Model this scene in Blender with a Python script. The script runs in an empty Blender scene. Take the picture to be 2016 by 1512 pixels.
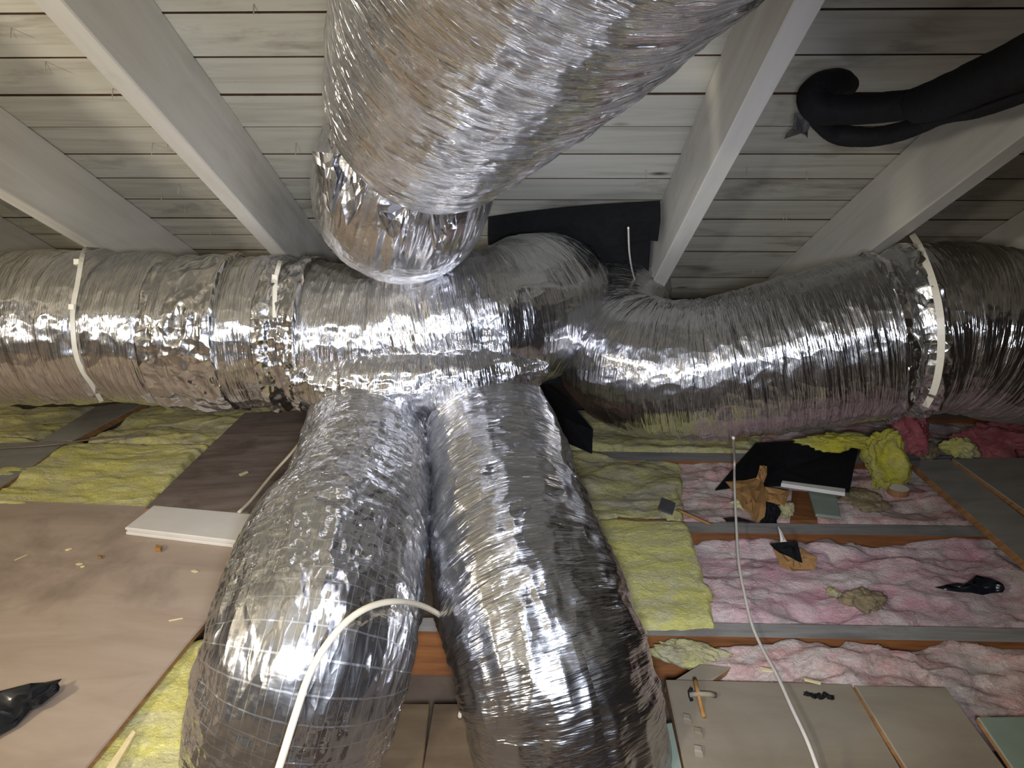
import bpy, math, random
import numpy as np
from mathutils import Vector
from mathutils.bvhtree import BVHTree
random.seed(7)
SC = bpy.context.scene
COL = SC.collection
# ------------------------------------------------------------------ camera
FPX = 1440.0
H = 1.20
PITCH = math.radians(17.57)
YAW = math.radians(1.67)
cam_d = bpy.data.cameras.new('camera')
cam = bpy.data.objects.new('camera', cam_d); COL.objects.link(cam)
cam_d.sensor_fit = 'HORIZONTAL'; cam_d.sensor_width = 36.0
cam_d.lens = 36.0 * FPX / 2016.0
cam_d.clip_start = 0.02; cam_d.clip_end = 60
cam.location = (0, 0, H)
cam.rotation_euler = (math.pi / 2 - PITCH, 0, YAW)
SC.camera = cam
# ------------------------------------------------------------------ world, lamps, exposure
SC.view_settings.view_transform = 'Standard'
SC.view_settings.look = 'None'
SC.view_settings.gamma = 1.0
SC.view_settings.use_curve_mapping = False
SC.view_settings.exposure = 0.25
SC.cycles.use_denoising = True
SC.cycles.max_bounces = 8
SC.cycles.sample_clamp_indirect = 60.0
W = bpy.data.worlds.new('attic_air'); SC.world = W
W.use_nodes = True
W.node_tree.nodes['Background'].inputs[0].default_value = (0.02, 0.02, 0.022, 1)
W.node_tree.nodes['Background'].inputs[1].default_value = 0.3

def lamp(name, loc, target, power, color, size, kind='AREA', spot=None, blend=.6):
    d = bpy.data.lights.new(name, kind)
    d.energy = power; d.color = color
    if kind == 'AREA':
        d.shape = 'DISK'; d.size = size
    else:
        d.shadow_soft_size = size
    if spot: d.spot_size = spot; d.spot_blend = blend
    o = bpy.data.objects.new(name, d); COL.objects.link(o)
    o.location = loc
    o.rotation_euler = (Vector(target) - Vector(loc)).to_track_quat('-Z', 'Y').to_euler()
    return o
lamp('work_lamp', (-2.4, 0.1, 1.25), (-0.2, 2.2, 0.9), 105, (1.0, .91, .76), .13, 'POINT')
lamp('hand_lamp', (-0.60, -0.12, 1.22), (-0.3, 2.2, 0.9), 40, (1.0, .96, .87), .06, 'POINT')
lamp('head_lamp', (0.02, -0.08, 1.16), (-0.12, 2.0, 0.22), 150, (.78, .84, 1.0), .06, 'SPOT', math.radians(86), 1.0)
lamp('duct_fill_spot', (0.55, 0.0, 0.85), (0.05, 1.1, 1.30), 20, (.66, .74, 1.0), .08, 'SPOT', math.radians(70), 1.0)  # added narrow blue fill that brightens the overhead duct, no lamp known there

# ------------------------------------------------------------------ picture <-> place
Fv = Vector((-math.sin(YAW) * math.cos(PITCH), math.cos(YAW) * math.cos(PITCH), -math.sin(PITCH)))
Rv = Vector((math.cos(YAW), math.sin(YAW), 0))
Uv = Rv.cross(Fv)
CP = Vector((0, 0, H))
def ray(px, py): return Fv + Rv * ((px - 1008) / FPX) + Uv * ((756 - py) / FPX)
def P(px, py, d): return CP + ray(px, py) * d
def G(px, py, z=0.0):
    r = ray(px, py); t = (z - H) / r.z
    return CP + r * t
RP = math.radians(28.7)
RN = Vector((0, math.sin(RP), math.cos(RP)))
RS = Vector((0, math.cos(RP), -math.sin(RP)))
RQ = P(1050, 249, 2.01)
RH = (RQ - CP).dot(RN)
def RF(px, py, off=0.0):
    r = ray(px, py); t = (RH - off) / r.dot(RN)
    return CP + r * t
def roofpt(x, s, off=0.0):           # x across, s down the slope from RQ
    return Vector((x, RQ.y, RQ.z)) + RS * s - RN * off

# ------------------------------------------------------------------ mesh helpers
def put(name, verts, faces, m, parent=None, smooth=False, uv=None):
    me = bpy.data.meshes.new(name)
    verts = np.asarray([tuple(v) for v in verts] if not isinstance(verts, np.ndarray) else verts, dtype=np.float64)
    me.from_pydata(verts.tolist(), [], [tuple(int(i) for i in f) for f in faces])
    if uv is not None:
        l = me.uv_layers.new(name='UVMap')
        idx = np.empty(len(me.loops), dtype=np.int32); me.loops.foreach_get('vertex_index', idx)
        l.data.foreach_set('uv', np.asarray(uv, dtype=np.float32)[idx].ravel())
    if smooth: me.polygons.foreach_set('use_smooth', [True] * len(me.polygons))
    me.materials.append(m); me.update()
    o = bpy.data.objects.new(name, me); COL.objects.link(o)
    if parent is not None: o.parent = parent
    return o
def tag(o, label=None, cat=None, group=None, kind=None):
    if label: o['label'] = label
    if cat: o['category'] = cat
    if group: o['group'] = group
    if kind: o['kind'] = kind
    return o
def empty(name, loc=(0, 0, 0)):
    o = bpy.data.objects.new(name, None); COL.objects.link(o); o.location = loc
    o.empty_display_size = .05
    return o

_lat = {}
def vnoise(u, v, seed=0, pu=None, pv=None):
    """value noise in -1..1, optional period (in cells) along v"""
    L = _lat.get(seed)
    if L is None:
        L = np.random.RandomState(seed + 11).uniform(-1, 1, (256, 256)); _lat[seed] = L
    iu = np.floor(u).astype(int); iv = np.floor(v).astype(int)
    fu = u - iu; fv = v - iv
    fu = fu * fu * (3 - 2 * fu); fv = fv * fv * (3 - 2 * fv)
    def at(a, b):
        if pv: b = np.mod(b, pv)
        return L[np.mod(a, 256), np.mod(b, 256)]
    return (at(iu, iv) * (1 - fu) + at(iu + 1, iv) * fu) * (1 - fv) + (at(iu, iv + 1) * (1 - fu) + at(iu + 1, iv + 1) * fu) * fv

def grid_faces(n, m, wrap=False):
    mm = m if wrap else m - 1
    i, j = np.meshgrid(np.arange(n - 1), np.arange(mm), indexing='ij')
    j2 = (j + 1) % m
    return np.stack([i * m + j, i * m + j2, (i + 1) * m + j2, (i + 1) * m + j], -1).reshape(-1, 4)

def catmull(pts, per):
    pts = np.asarray(pts, float)
    ext = np.vstack([2 * pts[0] - pts[1], pts, 2 * pts[-1] - pts[-2]])
    out = []
    for i in range(1, len(ext) - 2):
        p0, p1, p2, p3 = ext[i - 1], ext[i], ext[i + 1], ext[i + 2]
        for t in np.arange(per) / per:
            out.append(.5 * (2 * p1 + (p2 - p0) * t + (2 * p0 - 5 * p1 + 4 * p2 - p3) * t * t + (3 * p1 - p0 - 3 * p2 + p3) * t ** 3))
    out.append(ext[-2])
    return np.array(out)

def tube(name, ctrl, m, parent=None, du=.006, nv=220, disp=None, cap=True, squash=1.0, up=(0, 0, 1), per=24):
    """ctrl: list of (point, radius).  Returns object; uv in metres."""
    c = catmull([list(p) + [r] for p, r in ctrl], per)
    seg = np.linalg.norm(np.diff(c[:, :3], axis=0), axis=1)
    s = np.concatenate([[0], np.cumsum(seg)])
    n = max(4, int(s[-1] / du))
    su = np.linspace(0, s[-1], n)
    p = np.stack([np.interp(su, s, c[:, k]) for k in range(4)], 1)
    r = p[:, 3]; p = p[:, :3]
    t = np.gradient(p, axis=0); t /= np.linalg.norm(t, axis=1)[:, None]
    nn = np.zeros_like(p)
    a = np.array(up, float)
    a = a - t[0] * a.dot(t[0]); a /= np.linalg.norm(a)
    for i in range(n):
        a = a - t[i] * a.dot(t[i]); a /= np.linalg.norm(a); nn[i] = a
    bb = np.cross(t, nn)
    ang = np.arange(nv + 1) / nv * 2 * np.pi
    U, A = np.meshgrid(su, ang, indexing='ij')
    d = np.zeros_like(U)
    if disp: d = disp(U, A, s[-1])
        # radial displacement
    rr = r[:, None] + d
    pts = p[:, None, :] + nn[:, None, :] * (np.cos(A) * rr * squash)[..., None] + bb[:, None, :] * (np.sin(A) * rr)[..., None]
    pts[:, -1] = pts[:, 0]
    uv = np.stack([U, A * r.mean()], -1).reshape(-1, 2)
    verts = pts.reshape(-1, 3)
    faces = grid_faces(n, nv + 1).tolist()
    if cap:
        verts = np.vstack([verts, p[0], p[-1]])
        uv = np.vstack([uv, [0, 0], [0, 0]])
        k0 = n * (nv + 1)
        for j in range(nv):
            faces.append((k0, j + 1, j)); faces.append((k0 + 1, (n - 1) * (nv + 1) + j, (n - 1) * (nv + 1) + j + 1))
    return put(name, verts, faces, m, parent, True, uv)

def bvh_of(*objs):
    vs, fs = [], []
    for o in objs:
        k = len(vs)
        vs += [o.matrix_world @ v.co for v in o.data.vertices]
        fs += [tuple(i + k for i in p.vertices) for p in o.data.polygons]
    return BVHTree.FromPolygons(vs, fs)
def hit(b, px, py, gap=0.006, default=None):
    r = ray(px, py).normalized()
    h = b.ray_cast(CP, r)
    if h[0] is None: return default
    return h[0] - r * gap

# boards: a quad outline on a plane, extruded down, edges chamfered
def prism(name, top, dn, m, parent=None, ch=.003, side_groove=None):
    top = [Vector(p) for p in top]; dn = Vector(dn)
    c = sum(top, Vector()) / len(top)
    nrm = -dn.normalized()
    k = len(top)
    ins = [p + (c - p).normalized() * ch * 1.4 for p in top]
    rings = [[p for p in ins], [p - nrm * ch for p in top], [p + dn + nrm * ch for p in top], [p + dn for p in ins]]
    verts = [v for r in rings for v in r]
    faces = [tuple(range(k)), tuple(range(4 * k - 1, 3 * k - 1, -1))]
    for a in range(3):
        for i in range(k):
            j = (i + 1) % k
            faces.append((a * k + i, (a + 1) * k + i, (a + 1) * k + j, a * k + j))
    ux = (top[1] - top[0]).normalized(); vx = nrm.cross(ux)
    uv = [((v - c).dot(ux), (v - c).dot(vx) + (v - c).dot(nrm)) for v in verts]
    # make normals outward
    a = (top[1] - top[0]).cross(top[2] - top[1])
    if a.dot(nrm) < 0: faces = [f[::-1] for f in faces]
    return put(name, verts, faces, m, parent, False, uv)
def gboard(name, px, z, th, m, parent=None, ch=.003):
    o = prism(name, [G(x, y, z) for x, y in px], (0, 0, -th), m, parent, ch)
    if name in ('floor_board', 'plywood_sheet', 'panel'):
        o.data.materials.append(M_edge)
        for p in o.data.polygons:
            if abs(p.normal.z) < .3: p.material_index = 1
    return o

# ------------------------------------------------------------------ materials
def mk(name):
    m = bpy.data.materials.new(name); m.use_nodes = True
    nt = m.node_tree; b = nt.nodes['Principled BSDF']
    return m, nt, b
def N(nt, t, **k):
    n = nt.nodes.new(t)
    for a, v in k.items(): setattr(n, a, v)
    return n
def ramp(nt, stops):
    n = N(nt, 'ShaderNodeValToRGB'); e = n.color_ramp.elements
    while len(e) < len(stops): e.new(.5)
    for x, (p, c) in zip(e, stops):
        x.position = p; x.color = (*c, 1) if len(c) == 3 else c
    return n
def s2l(r, g, b):
    f = lambda c: (c / 255 / 12.92) if c / 255 <= .04045 else ((c / 255 + .055) / 1.055) ** 2.4
    return (f(r), f(g), f(b))
def noise(nt, vec, scale, detail=4, rough=.55, dist=0.0):
    n = N(nt, 'ShaderNodeTexNoise')
    n.inputs['Scale'].default_value = scale; n.inputs['Detail'].default_value = detail
    n.inputs['Roughness'].default_value = rough; n.inputs['Distortion'].default_value = dist
    nt.links.new(vec, n.inputs['Vector'])
    return n
def mapping(nt, src, scale, rnd=False):
    mp = N(nt, 'ShaderNodeMapping'); mp.inputs['Scale'].default_value = scale
    nt.links.new(src, mp.inputs['Vector'])
    if rnd:
        oi = N(nt, 'ShaderNodeObjectInfo')
        mu = N(nt, 'ShaderNodeMath', operation='MULTIPLY'); mu.inputs[1].default_value = 37.0
        nt.links.new(oi.outputs['Random'], mu.inputs[0])
        cb = N(nt, 'ShaderNodeCombineXYZ')
        for k in range(3): nt.links.new(mu.outputs[0], cb.inputs[k])
        nt.links.new(cb.outputs[0], mp.inputs['Location'])
    return mp.outputs['Vector']
def mixc(nt, fac, a, b, mode='MIX'):
    n = N(nt, 'ShaderNodeMix', data_type='RGBA', blend_type=mode)
    for sock, v in ((n.inputs[0], fac), (n.inputs[6], a), (n.inputs[7], b)):
        if isinstance(v, (int, float)): sock.default_value = v
        elif isinstance(v, tuple): sock.default_value = (*v, 1)
        else: nt.links.new(v, sock)
    return n.outputs[2]
def bump(nt, h, strength, dist, prev=None):
    n = N(nt, 'ShaderNodeBump'); n.inputs['Strength'].default_value = strength; n.inputs['Distance'].default_value = dist
    nt.links.new(h, n.inputs['Height'])
    if prev: nt.links.new(prev, n.inputs['Normal'])
    return n.outputs['Normal']

def wood(name, c0, c1, c2, axis='uv', grain=(3, 42, 3), rough=.7, stain=None, bs=.25, knots=None, rnd=True, stain_amt=(.55, .78)):
    m, nt, b = mk(name)
    tc = N(nt, 'ShaderNodeTexCoord')
    src = tc.outputs['UV'] if axis == 'uv' else tc.outputs['Object']
    v = mapping(nt, src, grain, rnd)
    n1 = noise(nt, v, 1.0, 6, .6, .6)
    r = ramp(nt, [(.3, c0), (.5, c1), (.72, c2)]); nt.links.new(n1.outputs[0], r.inputs[0])
    colr = r.outputs[0]
    if stain:
        v2 = mapping(nt, src, (grain[0] * .9, grain[1] * .16, grain[2] * .9), rnd)
        n2 = noise(nt, v2, 1.3, 5, .65, .3)
        r2 = ramp(nt, [(stain_amt[0], (0, 0, 0)), (stain_amt[1], (1, 1, 1))]); nt.links.new(n2.outputs[0], r2.inputs[0])
        colr = mixc(nt, r2.outputs[0], colr, stain)
    if knots:
        v3 = mapping(nt, src, (2.2, 5.5, 3.0), rnd)
        vo = N(nt, 'ShaderNodeTexVoronoi'); vo.inputs['Scale'].default_value = 1.0
        nt.links.new(v3, vo.inputs['Vector'])
        r3 = ramp(nt, [(.02, (1, 1, 1)), (.085, (0, 0, 0))]); nt.links.new(vo.outputs['Distance'], r3.inputs[0])
        colr = mixc(nt, r3.outputs[0], colr, knots)
    if rnd:
        oi = N(nt, 'ShaderNodeObjectInfo')
        mr = N(nt, 'ShaderNodeMapRange'); mr.inputs[3].default_value = .86; mr.inputs[4].default_value = 1.04
        nt.links.new(oi.outputs['Random'], mr.inputs[0])
        hv = N(nt, 'ShaderNodeHueSaturation'); nt.links.new(mr.outputs[0], hv.inputs['Value']); nt.links.new(colr, hv.inputs['Color'])
        colr = hv.outputs[0]
    nt.links.new(colr, b.inputs['Base Color'])
    b.inputs['Roughness'].default_value = rough
    nt.links.new(bump(nt, n1.outputs[0], bs, .003), b.inputs['Normal'])
    return m

def foil(name, su=150, sv=9, rough=.17, wr=.9, crump=.5, crump_s=16, tint=(.62, .62, .63), grid=False, rvar=.14, sd=.0028, soft=.16):
    m, nt, b = mk(name)
    tc = N(nt, 'ShaderNodeTexCoord')
    uvv = tc.outputs['UV']
    b.inputs['Metallic'].default_value = 1.0
    b.inputs['Base Color'].default_value = (*tint, 1)
    # roughness: hazy patches
    n0 = noise(nt, mapping(nt, uvv, (7, 7, 1)), 1.0, 3)
    mr = N(nt, 'ShaderNodeMapRange'); mr.inputs[1].default_value = .3; mr.inputs[2].default_value = .7
    mr.inputs[3].default_value = rough; mr.inputs[4].default_value = rough + rvar
    nt.links.new(n0.outputs[0], mr.inputs[0]); nt.links.new(mr.outputs[0], b.inputs['Roughness'])
    # circumferential streak wrinkles
    n1 = noise(nt, mapping(nt, uvv, (su, sv, 1)), 1.0, 3, .6, .15)
    n1b = noise(nt, mapping(nt, uvv, (su * .33, sv * .8, 1)), 1.0, 3, .6, .4)
    # crumple facets
    wv = noise(nt, mapping(nt, uvv, (crump_s, crump_s, 1)), 1.0, 2)
    vo = N(nt, 'ShaderNodeTexVoronoi', feature='F1'); vo.inputs['Scale'].default_value = crump_s * 1.6
    vm = N(nt, 'ShaderNodeVectorMath', operation='MULTIPLY_ADD')
    nt.links.new(wv.outputs['Color'], vm.inputs[0]); vm.inputs[1].default_value = (.06, .06, 0); nt.links.new(uvv, vm.inputs[2])
    nt.links.new(vm.outputs[0], vo.inputs['Vector'])
    p = bump(nt, vo.outputs['Distance'], crump, .010)
    p = bump(nt, n1b.outputs[0], wr * .8, .006, p)
    p = bump(nt, n1.outputs[0], wr, sd, p)
    if grid:
        sep = N(nt, 'ShaderNodeSeparateXYZ'); nt.links.new(uvv, sep.inputs[0])
        hs = []
        for k, per in ((0, .008), (1, .010)):
            a = N(nt, 'ShaderNodeMath', operation='PINGPONG'); a.inputs[1].default_value = per
            nt.links.new(sep.outputs[k], a.inputs[0])
            l = N(nt, 'ShaderNodeMath', operation='LESS_THAN'); l.inputs[1].default_value = .00055
            nt.links.new(a.outputs[0], l.inputs[0]); hs.append(l.outputs[0])
        mx = N(nt, 'ShaderNodeMath', operation='MAXIMUM'); nt.links.new(hs[0], mx.inputs[0]); nt.links.new(hs[1], mx.inputs[1])
        p = bump(nt, mx.outputs[0], 1.0, .002, p)
    nt.links.new(p, b.inputs['Normal'])
    # the finest crinkles scatter a second, softer gloss
    b2 = N(nt, 'ShaderNodeBsdfPrincipled')
    b2.inputs['Metallic'].default_value = 1.0; b2.inputs['Base Color'].default_value = (*tint, 1)
    b2.inputs['Roughness'].default_value = .46 if grid else .36
    nt.links.new(p, b2.inputs['Normal'])
    mxs = N(nt, 'ShaderNodeMixShader'); mxs.inputs[0].default_value = soft
    if grid:
        sm = N(nt, 'ShaderNodeMath', operation='MAXIMUM'); sm.inputs[1].default_value = soft
        gm = N(nt, 'ShaderNodeMath', operation='MULTIPLY'); gm.inputs[1].default_value = .5
        nt.links.new(mx.outputs[0], gm.inputs[0]); nt.links.new(gm.outputs[0], sm.inputs[0]); nt.links.new(sm.outputs[0], mxs.inputs[0])
    nt.links.new(b.outputs[0], mxs.inputs[1]); nt.links.new(b2.outputs[0], mxs.inputs[2])
    nt.links.new(mxs.outputs[0], nt.nodes['Material Output'].inputs['Surface'])
    return m

def fluff(name, base, alt, dirt, s=9, dirt_s=24, dirt_cut=(.60, .72), bs=.8, alt_cut=(.42, .62), n5s=.45):
    m, nt, b = mk(name)
    tc = N(nt, 'ShaderNodeTexCoord'); o = tc.outputs['Object']
    n1 = noise(nt, mapping(nt, o, (1, 1.6, 1)), s, 6, .62, .7)
    r1 = ramp(nt, [(alt_cut[0], base), (alt_cut[1], alt)]); nt.links.new(n1.outputs[0], r1.inputs[0])
    n2 = noise(nt, o, dirt_s, 6, .75, .3)
    r2 = ramp(nt, [(dirt_cut[0], (0, 0, 0)), (dirt_cut[1], (1, 1, 1))]); nt.links.new(n2.outputs[0], r2.inputs[0])
    c = mixc(nt, r2.outputs[0], r1.outputs[0], dirt)
    n4 = noise(nt, o, 95, 3, .6)
    r4 = ramp(nt, [(.70, (0, 0, 0)), (.76, (1, 1, 1))]); nt.links.new(n4.outputs[0], r4.inputs[0])
    c = mixc(nt, r4.outputs[0], c, tuple(x * .25 for x in dirt))
    nt.links.new(c, b.inputs['Base Color'])
    b.inputs['Roughness'].default_value = .95
    b.inputs['Specular IOR Level'].default_value = .1
    n3 = noise(nt, mapping(nt, o, (1, 1, 2)), 60, 6, .7, 1.2)
    n5 = noise(nt, mapping(nt, o, (1, 1.4, 1)), 11, 6, .62, .9)
    nt.links.new(bump(nt, n3.outputs[0], bs, .012, bump(nt, n5.outputs[0], n5s, .03)), b.inputs['Normal'])
    return m
def plain(name, c, rough=.5, ns=30, var=.18, bs=.1, spec=.4):
    m, nt, b = mk(name)
    tc = N(nt, 'ShaderNodeTexCoord')
    n = noise(nt, tc.outputs['Object'], ns, 5, .6)
    r = ramp(nt, [(.3, tuple(x * (1 - var) for x in c)), (.7, tuple(min(1, x * (1 + var)) for x in c))])
    nt.links.new(n.outputs[0], r.inputs[0]); nt.links.new(r.outputs[0], b.inputs['Base Color'])
    b.inputs['Roughness'].default_value = rough; b.inputs['Specular IOR Level'].default_value = spec
    nt.links.new(bump(nt, n.outputs[0], bs, .004), b.inputs['Normal'])
    return m

M_deck = wood('white_washed_plank', s2l(176, 171, 154), s2l(198, 194, 178), s2l(207, 203, 188), 'uv', (2.2, 30, 1), .75, s2l(112, 98, 84), .22, s2l(92, 76, 60), True, (.56, .80))
M_rafter = wood('white_washed_rafter', s2l(186, 181, 168), s2l(198, 193, 181), s2l(206, 202, 192), 'uv', (1.5, 16, 1), .75, s2l(158, 150, 138), .12, None, True, (.55, .85))
M_raw = plain('bare_plank_edge', s2l(74, 56, 42), .9, 30, .3, .1, .1)
M_oldbrown = wood('old_brown_floor_wood', s2l(88, 70, 48), s2l(106, 86, 60), s2l(120, 100, 72), 'uv', (3, 14, 1), .85, s2l(84, 66, 46), .2)
M_felt = plain('black_roofing_felt', s2l(17, 17, 18), .85, 60, .3, .4, .2)
M_dark_wall = wood('dark_gable_board', s2l(46, 40, 34), s2l(62, 54, 46), s2l(74, 64, 54), 'obj', (3, 3, 12), .85)
M_joist = wood('old_joist_timber', s2l(96, 58, 28), s2l(126, 78, 38), s2l(146, 94, 50), 'uv', (3, 40, 1), .7, s2l(90, 56, 28), .2)
M_joist_top = wood('dusty_joist_top', s2l(120, 116, 108), s2l(142, 138, 130), s2l(156, 152, 144), 'uv', (4, 30, 1), .9, s2l(108, 100, 90), .2)
M_ply = wood('plywood_face', s2l(148, 130, 112), s2l(164, 145, 127), s2l(174, 157, 139), 'uv', (2.2, 9, 1), .75, s2l(118, 101, 86), .12, None, True, (.56, .82))
M_brown = wood('weathered_brown_board', s2l(98, 84, 76), s2l(120, 105, 95), s2l(140, 126, 116), 'uv', (3, 18, 1), .8, s2l(78, 62, 54), .25, None, True, (.5, .75))
M_grey = wood('dusty_grey_board', s2l(128, 124, 114), s2l(142, 138, 127), s2l(152, 148, 138), 'uv', (3, 12, 1), .88, s2l(122, 112, 98), .12, None, True, (.5, .85))
M_tan = wood('dusty_tan_board', s2l(128, 116, 96), s2l(142, 130, 109), s2l(152, 141, 120), 'uv', (2, 7, 1), .88, s2l(120, 104, 80), .12, None, True, (.5, .85))
M_edge = wood('raw_board_edge', s2l(120, 84, 50), s2l(150, 108, 66), s2l(170, 128, 82), 'uv', (3, 30, 1), .7)
M_whiteboard = plain('white_painted_board', s2l(214, 208, 198), .5, 8, .06, .05)
M_greenboard = plain('pale_green_board', s2l(128, 138, 122), .85, 12, .08, .08)
M_foil = foil('wrinkled_foil', 150, 8, .10, 1.0, .3, 14, rvar=.10, sd=.0042)
M_foil_up = foil('fine_wrinkled_foil', 130, 13, .14, 1.0, .12, 26, (.80, .80, .81), rvar=.08, sd=.005)
M_foil_sleeve = foil('soft_foil_sleeve', 120, 14, .20, 1.0, .45, 24, rvar=.10, sd=.004)
M_foil_scrim = foil('scrim_foil', 90, 12, .09, .55, .45, 24, grid=True, rvar=.12)
M_foil_tape = foil('crumpled_foil_tape', 30, 30, .10, .25, .9, 15)
M_yellow = fluff('yellow_glass_wool', s2l(226, 217, 128), s2l(220, 212, 160), s2l(160, 148, 110), 7, 18, (.62, .78))
M_yellow_grey = fluff('dusty_yellow_glass_wool', s2l(206, 197, 130), s2l(190, 182, 152), s2l(136, 124, 102), 7, 20, (.54, .74))
M_bright_yellow = fluff('bright_yellow_glass_wool', s2l(208, 198, 70), s2l(196, 188, 108), s2l(140, 130, 70), 9, 20, (.66, .8))
M_pink = fluff('pink_glass_wool', s2l(214, 164, 170), s2l(222, 206, 198), s2l(164, 138, 118), 6, 11, (.56, .80), .8, (.36, .62))
M_pink_dusty = fluff('dusty_pink_glass_wool', s2l(216, 166, 158), s2l(216, 200, 188), s2l(156, 128, 106), 7, 11, (.53, .76), .8, (.36, .60))
M_red_pink = fluff('deep_pink_glass_wool', s2l(176, 96, 100), s2l(190, 122, 122), s2l(130, 90, 84), 8, 20)
M_tanwool = fluff('tan_wool', s2l(166, 148, 112), s2l(150, 134, 108), s2l(100, 86, 66), 14, 30)
M_strap = plain('white_nylon', s2l(214, 208, 190), .35, 50, .04, .03)
M_cable = plain('dusty_white_cable', s2l(196, 184, 160), .45, 25, .08, .05)
M_cablewhite = plain('white_cable', s2l(212, 204, 190), .4, 25, .05, .05)
M_rubber = plain('black_foam_rubber', s2l(20, 19, 20), .75, 90, .25, .35, .25)
M_plastic = plain('black_plastic_film', s2l(22, 24, 30), .22, 30, .2, .2, .5)
M_kraft = plain('kraft_paper', s2l(150, 112, 66), .75, 20, .15, .25)
M_mesh = plain('grey_torn_tape', s2l(84, 82, 80), .6, 40, .2, .2)
M_nail = plain('rusty_nail', s2l(150, 140, 128), .5, 60, .2, .1)
M_chip = plain('pale_wood_chip', s2l(214, 196, 150), .7, 40, .1, .1)
M_bark = plain('brown_wood_block', s2l(150, 108, 58), .7, 40, .2, .1)
M_board_ceil = plain('plaster_board_back', s2l(92, 80, 68), .9, 14, .2, .1)

# ------------------------------------------------------------------ setting: roof
XL, XR = -3.6, 3.6
PW = .153
S0, S1 = -23 * PW, 17 * PW      # ridge side, eave side
def tagS(o): o['kind'] = 'structure'; return o
# felt behind the planks carries the planks and rafters
a = [roofpt(XL, S0, -.05), roofpt(XR, S0, -.05), roofpt(XR, S1, -.05), roofpt(XL, S1, -.05)]
ceiling = tagS(prism('ceiling', a, RN * .02, M_felt))
for k in range(-23, 17):
    # each course one or two boards, butted over a rafter
    joints = [XL, XR]
    if k % 3 == 0: joints = [XL, -1.86, XR]
    elif k % 3 == 1: joints = [XL, 1.72, XR]
    for x0, x1 in zip(joints, joints[1:]):
        off = random.uniform(-.0015, .0015); g = random.uniform(.002, .0044)
        s0, s1 = k * PW + g, (k + 1) * PW - g * .6
        c = .0012
        prof = [(s0, -.024), (s0, off - c), (s0 + c, off), (s1 - c, off), (s1, off - c), (s1, -.024)]
        vs, uv = [], []
        nseg = 2 if x1 - x0 < 4 else 4
        xs = np.linspace(x0 + .001, x1 - .001, nseg + 1)
        for x in xs:
            for s, o in prof:
                vs.append(roofpt(x, s, o)); uv.append((x, s))
        fs = []
        n = len(prof)
        for q in range(nseg):
            for j in range(n):
                j2 = (j + 1) % n
                fs.append((q * n + j, (q + 1) * n + j, (q + 1) * n + j2, q * n + j2))
        fs.append(tuple(range(n - 1, -1, -1))); fs.append(tuple(nseg * n + j for j in range(n)))
        po = put('plank', vs, fs, M_deck, ceiling, False, uv)
        po.data.materials.append(M_raw)
        for pf in po.data.polygons:
            if abs(pf.normal.dot(RS)) > .5: pf.material_index = 1
# rafters from their lower edges in view
RD = .215
def rafter(p0, p1, side, w=.052, s_from=None, s_to=None, mat=None):
    A, B = RF(*p0, RD), RF(*p1, RD)
    sA, sB = (A - RQ).dot(RS), (B - RQ).dot(RS)
    f = lambda s: A.x + (B.x - A.x) * (s - sA) / (sB - sA)
    return make_rafter(f, side, w, s_from, s_to)
def make_rafter(f, side, w=.052, s_from=None, s_to=None):
    sa = S0 + .05 if s_from is None else s_from
    sb = S1 - .1 if s_to is None else s_to
    c = .003
    prof = [(0, .003), (0, RD - c), (c, RD), (w - c, RD), (w, RD - c), (w, .003)]
    vs, uv, fs = [], [], []
    ns = 8
    for i in range(ns + 1):
        s = sa + (sb - sa) * i / ns
        for k, (x, o) in enumerate(prof):
            vs.append(roofpt(f(s) + side * x, s, o)); uv.append((s, o + x * 1.3))
    n = len(prof)
    for q in range(ns):
        for j in range(n):
            j2 = (j + 1) % n
            fs.append((q * n + j, (q + 1) * n + j, (q + 1) * n + j2, q * n + j2))
    fs.append(tuple(range(n))); fs.append(tuple(ns * n + j for j in range(n)))
    return put('rafter', vs, fs, M_rafter, ceiling, False, uv)
r0 = rafter((0, 370), (196, 487), -1)
r1 = rafter((190, 78), (555, 492), -1)
r3 = rafter((1528, 74), (1276, 574), 1)
r4 = rafter((2014, 266), (1774, 447), 1)
make_rafter(lambda s: -1.93, -1); make_rafter(lambda s: -2.53, -1); make_rafter(lambda s: -3.1, -1)
make_rafter(lambda s: 1.66, 1); make_rafter(lambda s: 2.27, 1); make_rafter(lambda s: 2.88, 1)
make_rafter(lambda s: -.21, 1, s_to=-.9)      # the one above the big duct, stopped short at the header
# the far slope and the walls
yr, zr = roofpt(0, S0).y, roofpt(0, S0).z
tagS(prism('wall_back', [(XL, yr - 1.6, -.2), (XR, yr - 1.6, -.2), (XR, yr - 1.6, zr + .2), (XL, yr - 1.6, zr + .2)], (0, -.03, 0), M_dark_wall))
tagS(prism('trim_1', [(XL, yr - 1.6, zr - .8), (XR, yr - 1.6, zr - .8), (XR, yr + .02, zr + .06), (XL, yr + .02, zr + .06)], (0, -.01, .03), M_dark_wall))
for nm, x, d in (('wall_left', XL, -.03), ('wall_right', XR, .03)):
    tagS(prism(nm, [(x, yr - 1.6, -.25), (x, 5.4, -.25), (x, 5.4, 3.6), (x, yr - 1.6, 3.6)], (d, 0, 0), M_dark_wall))
ye = roofpt(0, S1).y
tagS(prism('wall_front', [(XL, ye - .08, -.25), (XR, ye - .08, -.25), (XR, ye - .08, 1.3), (XL, ye - .08, 1.3)], (0, .03, 0), M_dark_wall))
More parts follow.
